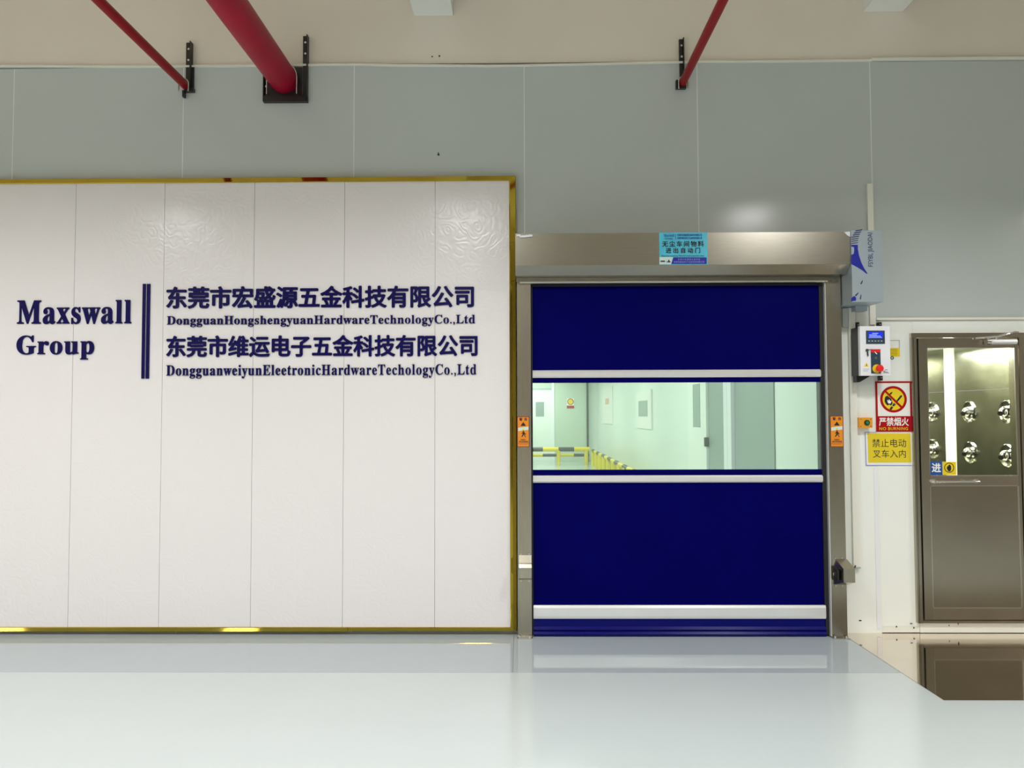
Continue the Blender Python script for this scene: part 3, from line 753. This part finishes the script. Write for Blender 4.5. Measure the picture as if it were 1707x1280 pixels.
cK = at(1444.5, 584, YK); cyl('key_lock', (cK.x, YK - 0.008, cK.z), (cK.x, YK, cK.z), 0.011, 'chrome', ct, 20)
prism('key', [(cK.x - 0.002, cK.z - 0.003), (cK.x + 0.02, cK.z + 0.001), (cK.x + 0.02, cK.z + 0.005), (cK.x - 0.002, cK.z + 0.006)], YK - 0.016, YK - 0.012, 'black_steel', ct)
prism('key_ring', [(cK.x - 0.001, cK.z - 0.006), (cK.x + 0.006, cK.z - 0.008), (cK.x + 0.008, cK.z - 0.038), (cK.x + 0.003, cK.z - 0.042), (cK.x - 0.001, cK.z - 0.03)], YK - 0.012, YK - 0.009, 'black_steel', ct)
ppoly('warning_triangle', [(1440.3, 611), (1448.2, 611), (1444.2, 604.5)], YK, 0.0008, 'yellow', ct)
ppoly('lightning_mark', [(1443.4, 609.8), (1444.6, 606.5), (1445.2, 609.8)], YK - 0.0008, 0.0004, 'black_ink', ct)
for k in range(3): KP('small_print', 1438.5, 1449 - k, 614.5 + k * 1.8, 615.1 + k * 1.8, 'grey_panel')
for (a, b, y) in ((1475, 1480, 616), (1472, 1476, 618), (1472, 1482, 621), (1473, 1480, 619.5)): KP('small_print', a, b, y, y + 0.7, 'black_ink')

# little label right of the control box
lb = root('instruction_label', at(1490, 597, YW), 'small white over yellow label beside the control box', 'label')
pbox('white_part', 1480, 1499.5, 567, 580, YW - 0.001, 0.001, 'sign_white', lb)
pbox('grey_edge', 1480, 1499.8, 567, 568.2, YW - 0.0014, 0.0004, 'grey_panel', lb)
pbox('grey_edge', 1498.6, 1499.8, 567, 580, YW - 0.0014, 0.0004, 'grey_panel', lb)
pbox('yellow_part', 1480, 1500, 580, 594.5, YW - 0.0012, 0.0012, 'yellow', lb)
for k in range(5): pbox('small_print', 1484, 1496, 582 + k * 2.4, 582.5 + k * 2.4, YW - 0.0016, 0.0004, 'black_ink', lb)
c = at(1487, 596.5, YW); disc('round_mark', c.x, c.z, 0.012, YW - 0.0014, YW, 'slate', lb, 20, 0.006)

# orange push button box
pb = root('push_button_box', at(1443, 713, YW), 'orange push button box with a green button', 'push button')
bx_ = pbox('casing', 1432.5, 1454.5, 696, 713, 5.235, 0.054, 'orange_box', pb, 0.004)
c = at(1445.5, 704.5, 5.23); disc('button_ring', c.x, c.z, 0.0185, 5.228, 5.235, 'black_seal', pb, 28)
lathe('green_button', [(0.012, 0), (0.012, 0.004), (0.009, 0.008), (0.004, 0.009)], (c.x, 5.228, c.z), (0, -1, 0), 'green', pb, 24)
for (a, b) in ((1435, 698.5), (1451.5, 698.5), (1435, 710.5), (1451.5, 710.5)):
    c = at(a, b, 5.235); cyl('screw', (c.x, 5.233, c.z), (c.x, 5.2352, c.z), 0.003, 'black_seal', pb, 8)

# no burning sign
YS = D - 0.0065
ns = root('fire_sign', at(1489, 719, YS), 'red bordered no open fire sign with crossed out burning match', 'sign')
pbox('sign_plate', 1460, 1519, 635.5, 719.5, YS, 0.003, 'red', ns, 0.0008)
pbox('white_field', 1463, 1516.8, 638.5, 693.5, YS - 0.0005, 0.0005, 'sign_white', ns)
Yz = YS - 0.0005
c = at(1489.3, 665.5, Yz); pxm = (at(1500, 665, Yz).x - at(1490, 665, Yz).x) / 10
disc('yellow_disc', c.x, c.z, 19 * pxm, Yz - 0.0006, Yz, 'yellow', ns, 48)
Yz2 = Yz - 0.0007
def N(nm, pts, m): return ppoly(nm, pts, Yz2, 0.0004, m, ns)
N('burning_match', [(1483, 681), (1486, 677), (1489, 679), (1486, 683), (1484, 683.5)], 'black_ink')
N('burning_match', [(1488, 674), (1490, 671.5), (1493.5, 674), (1490, 677.5), (1487.5, 677)], 'slate')
N('burning_match', [(1494, 668), (1501, 659), (1503.3, 658.8), (1504, 660.5), (1496, 670)], 'slate')
N('match_highlight', [(1496, 667.5), (1501.5, 661), (1502, 662), (1497, 668.5)], 'sign_yellow')
N('flame_black', [(1475, 664), (1476, 661), (1479.5, 659.5), (1482, 662), (1485, 664), (1487, 668), (1488, 672), (1485.5, 676), (1482, 674), (1480, 676), (1476.5, 673), (1474.5, 669)], 'black_ink')
N('flame_black', [(1482, 657), (1485, 654), (1488, 653), (1486.5, 656.5), (1484, 658)], 'black_ink')
ppoly('flame_white', [(1479, 666), (1481.5, 668), (1482, 665), (1484, 668), (1486.5, 668), (1484.5, 672.5), (1481, 672.5), (1479.5, 670)], Yz2 - 0.0005, 0.0003, 'sign_white', ns)
disc('red_ring', c.x, c.z, 22.2 * pxm, Yz - 0.0016, Yz, 'red', ns, 56, 18.2 * pxm)
N2 = ppoly('red_slash', [(1474, 652.5), (1476.5, 650.5), (1504.8, 678.2), (1502.2, 680.6)], Yz2 - 0.0009, 0.0004, 'red', ns)
lettering(ns, '严禁烟火', 1465.5, 1514.5, 696, 710, Yz - 0.0002, 'sign_white', 0.022, 0.0003, True, 'text_line', True)
lettering(ns, 'NO BURNING', 1466, 1513.5, 712, 716.8, Yz - 0.0002, 'sign_yellow', 0.012, 0.0003, True, 'text_line')

fs = root('forklift_sign', at(1481, 775, YS), 'yellow sheet with two rows of thin black Chinese characters', 'sign')
ppoly('white_backing', [(1442.5, 720.5), (1520, 721), (1521, 775.5), (1444, 775)], YS + 0.0025, 0.001, 'sign_white', fs)
for pts in ([(1442, 720), (1460, 720.3), (1460, 721.2), (1442, 721)], [(1442, 720), (1443, 720), (1444.6, 775.5), (1443.6, 775.5)], [(1443.6, 774.8), (1520, 775.2), (1520, 776), (1443.6, 775.8)]):
    ppoly('backing_edge', pts, YS + 0.0012, 0.0005, 'lilac', fs)
ppoly('yellow_face', [(1446, 722), (1517.5, 722.5), (1519, 770.5), (1447.5, 771)], YS + 0.001, 0.001, 'sign_yellow', fs)
lettering(fs, '禁止电动', 1454, 1510.5, 732, 745.5, YS - 0.0004, 'black_ink', 0.0, 0.0003, True, 'text_line', True)
lettering(fs, '叉车入内', 1455, 1510, 750, 763, YS - 0.0004, 'black_ink', 0.0, 0.0003, True, 'text_line', True)

# ================================================================== AIR SHOWER CABIN AND ITS DOOR
ZB = 2.06
ys0 = D - 0.002
cabin = root('air_shower', (3.2, D, 0), 'white air shower cabin with stainless steel lining and round nozzles', 'air shower')
def ax(px, py=800, Y=D): return at(px, py, Y).x
fx0 = ax(1526.5, 780); fx1 = at(1705, 790, D - 0.03).x + 0.09
zF1 = at(1600, 556, D).z; zThr = at(1600, 1037, D).z
def cp(nm, a, b, c, d, m='white_panel', y0=ys0, y1=D + 0.05, bev=0.0012): return box(nm, a, b, y0, y1, c, d, m, cabin, bev, 1)
cp('panel', xCab, fx0 - 0.001, 0.045, zCab - 0.012)
cp('panel', fx0, fx1 + 0.6, zF1 + 0.001, zCab - 0.012)
cp('panel', fx1 + 0.001, fx1 + 0.6, 0.045, zF1)
cp('panel', fx1 + 0.603, XR - 0.01, 0.045, zCab - 0.012)
cp('threshold', fx0, XR - 0.01, 0.004, zThr, 'white_plastic', ys0 - 0.006, D + 0.05)
cp('threshold', xCab, fx0 - 0.002, 0.004, 0.044, 'white_plastic', ys0 - 0.002, D + 0.05)
cp('top_channel', ax(1459, 530), XR - 0.01, zCab - 0.010, zCab + 0.006, 'white_plastic', D - 0.02, D + 0.05)
pbox('corner_strip', 1459.5, 1465.5, 778, 1048, D - 0.005, 0.0045, 'cold_white', cabin)
# lining
XCAB = 3.56; YI = 7.0; xi0 = 2.62
zJ = at(1620, 651, 6.1).z; zI = 2.035
cp('lining_side', XCAB, XCAB + 0.03, 0.02, zJ - 0.002, 'steel_cabin', D + 0.11, YI)
cp('lining_side', XCAB, XCAB + 0.03, zJ + 0.002, zI + 0.02, 'steel_cabin', D + 0.11, YI)
cp('lining_side', xi0 - 0.03, xi0, 0.02, zI + 0.02, 'steel_cabin', D + 0.11, YI)
cp('lining_end', xi0, XCAB, 0.02, zI + 0.02, 'steel_cabin', YI, YI + 0.03)
cp('lining_roof', xi0, XCAB, zI, zI + 0.02, 'white_paint', D + 0.11, YI)
cp('lining_floor', xi0, XCAB, 0.0, 0.02, 'steel_cabin', D + 0.11, YI)
ya, yb = atx(1576, 690, XCAB).y, atx(1592.5, 690, XCAB).y
box('reflection_strip', XCAB - 0.004, XCAB - 0.001, yb, ya, 0.9, zI, 'reflection_strip', cabin)  # glowing strip stands in for a bright reflection in the door glass
c0_ = None
for (px, py) in ((1555, 690), (1616, 692), (1679, 693), (1555, 752), (1618, 757), (1680, 763)):
    q = atx(px, py, XCAB); q.z = 1.505 if py < 720 else 1.185
    o = lathe('nozzle', [(0.086, 0.0), (0.086, 0.005), (0.079, 0.012), (0.066, 0.008), (0.052, -0.018 + 0.02), (0.045, 0.003), (0.02, 0.003)], (XCAB - 0.001, q.y, q.z), (-1, -0.0, 0), 'chrome', cabin, 32)
    bm = bmesh.new(); bmesh.ops.create_uvsphere(bm, u_segments=20, v_segments=12, radius=0.042, matrix=Matrix.Translation((XCAB - 0.012, q.y, q.z)))
    for f in bm.faces: f.smooth = True
    b_ = finish('nozzle_ball', bm, 'chrome', o, smooth=True)
    cyl('nozzle_bore', (XCAB - 0.05, q.y - 0.005, q.z - 0.01), (XCAB - 0.058, q.y - 0.012, q.z - 0.014), 0.018, 'black_steel', o, 16)

# door
d1 = root('door_1', (3.1, D, 0), 'stainless steel air shower door with glazed upper half and towel bar handle', None, None, 'structure')
yf = D - 0.03
zT0 = at(1600, 562.5, yf).z
def dpb(nm, a, b, c, d, m, Y, dep, bev=0.0, par=d1): return pbox(nm, a, b, c, d, Y, dep, m, par, bev)
# frame
xF0, xF1 = at(1524.5, 790, yf).x, at(1533, 790, yf).x
box('frame_jamb', xF0, xF1, yf, D + 0.09, zThr, zT0 - 0.0005, 'steel_upright', d1, 0.002)
xJ = at(1705, 790, yf).x
box('frame_jamb', xJ, xJ + 0.09, yf, D + 0.09, zThr, zT0 - 0.0005, 'steel_upright', d1, 0.002)
box('frame_head', xF0, xJ + 0.09, yf, D + 0.09, zT0, zF1 + 0.002, 'steel_rail', d1, 0.002)
box('frame_sill', xF1 + 0.0005, xJ - 0.0005, yf, D + 0.09, zThr + 0.001, zThr + 0.018, 'steel_rail', d1, 0.002)
xLf = at(1536.5, 790, yf).x
box('frame_groove', xF0 + 0.012, xF0 + 0.015, yf - 0.0004, yf + 0.002, zThr + 0.001, zT0 - 0.002, 'black_seal', d1)
box('door_gap', xF1, xLf, yf + 0.03, D + 0.08, zThr + 0.02, zT0, 'black_seal', d1)
yl = yf + 0.006
xg0, xg1 = at(1550, 790, yl).x, at(1695.5, 700, yl).x
xLr = xJ - 0.006
zg1 = at(1620, 578.5, yl).z; zg0 = at(1620, 793.5, yl).z; zl1 = at(1620, 809, yl).z; zl0 = at(1620, 1014, yl).z; zb0 = zThr + 0.022
box('hinge_stile', xLf + 0.001, xg0, yl, yl + 0.032, zb0, zT0 - 0.004, 'steel_upright', d1, 0.002)
box('lock_stile', xg1, xLr, yl, yl + 0.032, zb0, zT0 - 0.004, 'steel_upright', d1, 0.002)
box('top_rail', xg0, xg1, yl + 0.001, yl + 0.032, zg1, zT0 - 0.004, 'steel_rail', d1, 0.002)
mr = box('middle_rail', xg0, xg1, yl + 0.001, yl + 0.032, zl1, zg0, 'steel_rail', d1, 0.002)
box('bottom_rail', xg0, xg1, yl + 0.001, yl + 0.032, zb0, zl0, 'steel_rail', d1, 0.002)
box('lower_panel', xg0 + 0.002, xg1 - 0.002, yl + 0.006, yl + 0.04, zl0 - 0.001, zl1 + 0.001, 'steel_door', d1)
for a, b, c, d in ((xg0, xg1, zl1 - 0.006, zl1), (xg0, xg1, zl0, zl0 + 0.006), (xg0, xg0 + 0.005, zl0, zl1), (xg1 - 0.005, xg1, zl0, zl1)):
    box('panel_bead', a, b, yl + 0.001, yl + 0.007, c, d, 'bolt', d1)
for a, b, c, d in ((xg0, xg1, zg0, zg0 + 0.006), (xg0, xg1, zg1 - 0.006, zg1), (xg0, xg0 + 0.005, zg0, zg1), (xg1 - 0.005, xg1, zg0, zg1)):
    box('glazing_bead', a, b, yl + 0.001, yl + 0.012, c, d, 'bolt', d1)
box('glass_pane', xg0, xg1, yl + 0.018, yl + 0.022, zg0, zg1, 'glass', d1)
# handle: round bar on two standoffs
h0, h1 = at(1562, 803, yl - 0.04), at(1633, 802, yl - 0.04)
hd = cyl('door_handle', (h0.x, yl - 0.042, h0.z), (h1.x, yl - 0.042, h0.z), 0.008, 'chrome', d1, 20)
for hx in (h0.x, h1.x):
    cyl('standoff', (hx, yl - 0.042, h0.z), (hx, yl + 0.001, h0.z), 0.009, 'chrome', hd, 16); cyl('rose', (hx, yl - 0.004, h0.z), (hx, yl + 0.001, h0.z), 0.017, 'chrome', hd, 24)
# closer
k0, k1 = at(1648, 569, yl - 0.05), at(1697, 569, yl - 0.05)
cl = cyl('door_closer', (k0.x, yl - 0.03, k0.z), (k1.x, yl - 0.03, k1.z), 0.018, 'aluminium', d1, 24)
cyl('closer_cap', (k0.x - 0.006, yl - 0.03, k0.z), (k0.x + 0.02, yl - 0.03, k0.z), 0.023, 'bolt', cl, 24)
a0, a1, a2 = at(1664, 561, yl - 0.05), at(1630, 563, yl - 0.04), at(1693, 553, yl - 0.05)
tube('closer_arm', [(a1.x, yl - 0.015, a1.z), (a0.x, yl - 0.05, a0.z), (a2.x, yl - 0.04, a2.z), (a2.x + 0.03, yl - 0.03, a2.z)], 0.006, 'chrome', cl)
cyl('closer_pivot', (a0.x, yl - 0.03, k0.z), (a0.x, yl - 0.03, k0.z + 0.035), 0.01, 'bolt', cl, 16)

# sticker on the glass
YG = yl + 0.0165
sk = root('entry_sticker', at(1572, 791, YG), 'blue and yellow entry sticker with white character on the door glass', 'sticker')
pbox('blue_half', 1549.5, 1571, 769, 791.5, YG, 0.001, 'sign_blue', sk); pbox('yellow_half', 1571, 1594, 769.5, 791.5, YG, 0.001, 'yellow', sk)
lettering(sk, '进', 1553.5, 1568, 772, 787.5, YG - 0.0003, 'sign_white', 0.03, 0.0003, True, 'text_line', True)
c = at(1582.3, 779.5, YG); disc('black_ring', c.x, c.z, 8.2 * pxm, YG - 0.0006, YG, 'black_ink', sk, 36, 7.0 * pxm)
ppoly('hand_mark', [(1579, 777), (1580.5, 777), (1581, 775), (1582.2, 775), (1582.6, 774.2), (1583.8, 774.5), (1584, 776), (1585.2, 776), (1585.6, 782), (1584, 785.5), (1581, 785.5), (1578.3, 781)], YG, 0.0006, 'black_ink', sk)

# ================================================================== FIRE PIPES AND BRACKETS
def pipe(label, px, py, r, m):
    q = at(px, py, D); o = cyl('fire_pipe', (q.x, D + 0.03, q.z), (q.x, YB + 0.02, q.z), r, m, None, 40); tag(o, label, 'pipe'); return q
p1 = pipe('slim red sprinkler pipe leftmost of the three pipes', 312, 145, 0.030, 'dark_red_pipe')
p2 = pipe('thick red fire main pipe resting in the wide black bracket', 474, 134, 0.099, 'red_pipe')
p3 = pipe('slim dark red sprinkler pipe above the rapid door', 1137, 140, 0.028, 'dark_red_pipe')
YBk = D - 0.035
def angle_bar(parent, px0, px1, py0, py1, flip=1):
    a, b, c, d = rect(px0, px1, py0, py1, YBk)
    bm = bmesh.new()
    addbox(bm, a, b, D - 0.008, D + 0.0115, c, d)
    if flip: addbox(bm, b - 0.006, b, YBk, D - 0.008, c, d)
    else: addbox(bm, a, a + 0.006, YBk, D - 0.008, c, d)
    o = finish('angle_bar', bm, 'black_steel', parent)
    for z in (d - 0.05, d - 0.13): cyl('bolt', ((a + b) / 2, D - 0.018, z), ((a + b) / 2, D - 0.007, z), 0.008, 'bolt', o, 6)
    return o
def ubolt(parent, q, r, y):
    pts = [(q.x + r * math.cos(a), y, q.z + r * math.sin(a)) for a in [k * PI / 12 for k in range(13)]]
    tube('pipe_clamp', [(q.x + r, y, q.z - r - 0.02)] + pts + [(q.x - r, y, q.z - r - 0.02)], 0.005, 'bolt', parent)
b1 = root('pipe_bracket', at(313, 152, D), 'black steel bracket holding the leftmost slim pipe', 'bracket')
angle_bar(b1, 307, 317, 68, 151); pbox('shelf', 308, 322, 146, 152, D - 0.035, 0.033, 'black_steel', b1); pbox('side_plate', 317, 323, 112, 150, D - 0.01, 0.01, 'black_steel', b1); pbox('hook', 303.5, 307, 150, 161, D - 0.03, 0.03, 'black_steel', b1); ubolt(b1, p1, 0.034, D - 0.06)
b2 = root('pipe_bracket', at(475, 168, D), 'large black steel frame bracket carrying the thick red pipe', 'bracket')
angle_bar(b2, 503, 512, 57, 168); angle_bar(b2, 438, 446, 112, 168, 0)
pbox('shelf', 438, 512, 159, 169, D - 0.035, 0.033, 'black_steel', b2, 0.001); pbox('shade_plate', 445, 504, 112, 160, D - 0.006, 0.006, 'black_steel', b2)  # black sheet between the bars stands in for the shadow behind the pipe
ubolt(b2, p2, 0.104, D - 0.06)
b3 = root('pipe_bracket', at(1137, 146, D), 'slim black steel bracket holding the pipe above the rapid door', 'bracket')
angle_bar(b3, 1134, 1141, 62, 140); pbox('shelf', 1127, 1144, 133, 147, D - 0.03, 0.028, 'black_steel', b3, 0.001); ubolt(b3, p3, 0.032, D - 0.045)

# scuffs and screws on walls
sf = root('wall_hook', at(731, 258, D), 'tiny black hook on the grey panel above the gold frame', 'hook')
c = at(731, 258, D); cyl('hook_plate', (c.x, D - 0.006, c.z), (c.x, D, c.z), 0.007, 'black_steel', sf, 10); cyl('hook_pin', (c.x, D - 0.008, c.z + 0.014), (c.x, D - 0.008, c.z - 0.006), 0.003, 'black_steel', sf, 8)

def scuffs(label, pts, Y, m='black_ink'):
    r_ = root('scuff_mark', at(pts[0][0], pts[0][1], Y), label, 'scuff mark')
    for (x, y, w_, h_) in pts:
        ppoly('dark_fleck', [(x, y), (x + w_ * .5, y - h_ * .6), (x + w_, y + h_ * .2), (x + w_ * .4, y + h_)], Y, 0.0008, m, r_)
scuffs('scattered small dark scuffs low on the white wall beside the steel door', [(1493, 1044, 3, 2), (1516, 1039, 6, 1.2), (1522, 1046, 3, 2), (1581, 1042, 2, 2), (1596, 1038, 2.5, 4)], D - 0.0085)
scuffs('short dark scuff on the white wall near the foot of the right door post', [(1431, 1034, 6, 1.6)], D - 0.0005)
scuffs('pair of small dark flecks on the cream wall band above the grey panels', [(719, 94, 3, 2), (731, 93, 3, 2.4)], D + 0.0115)
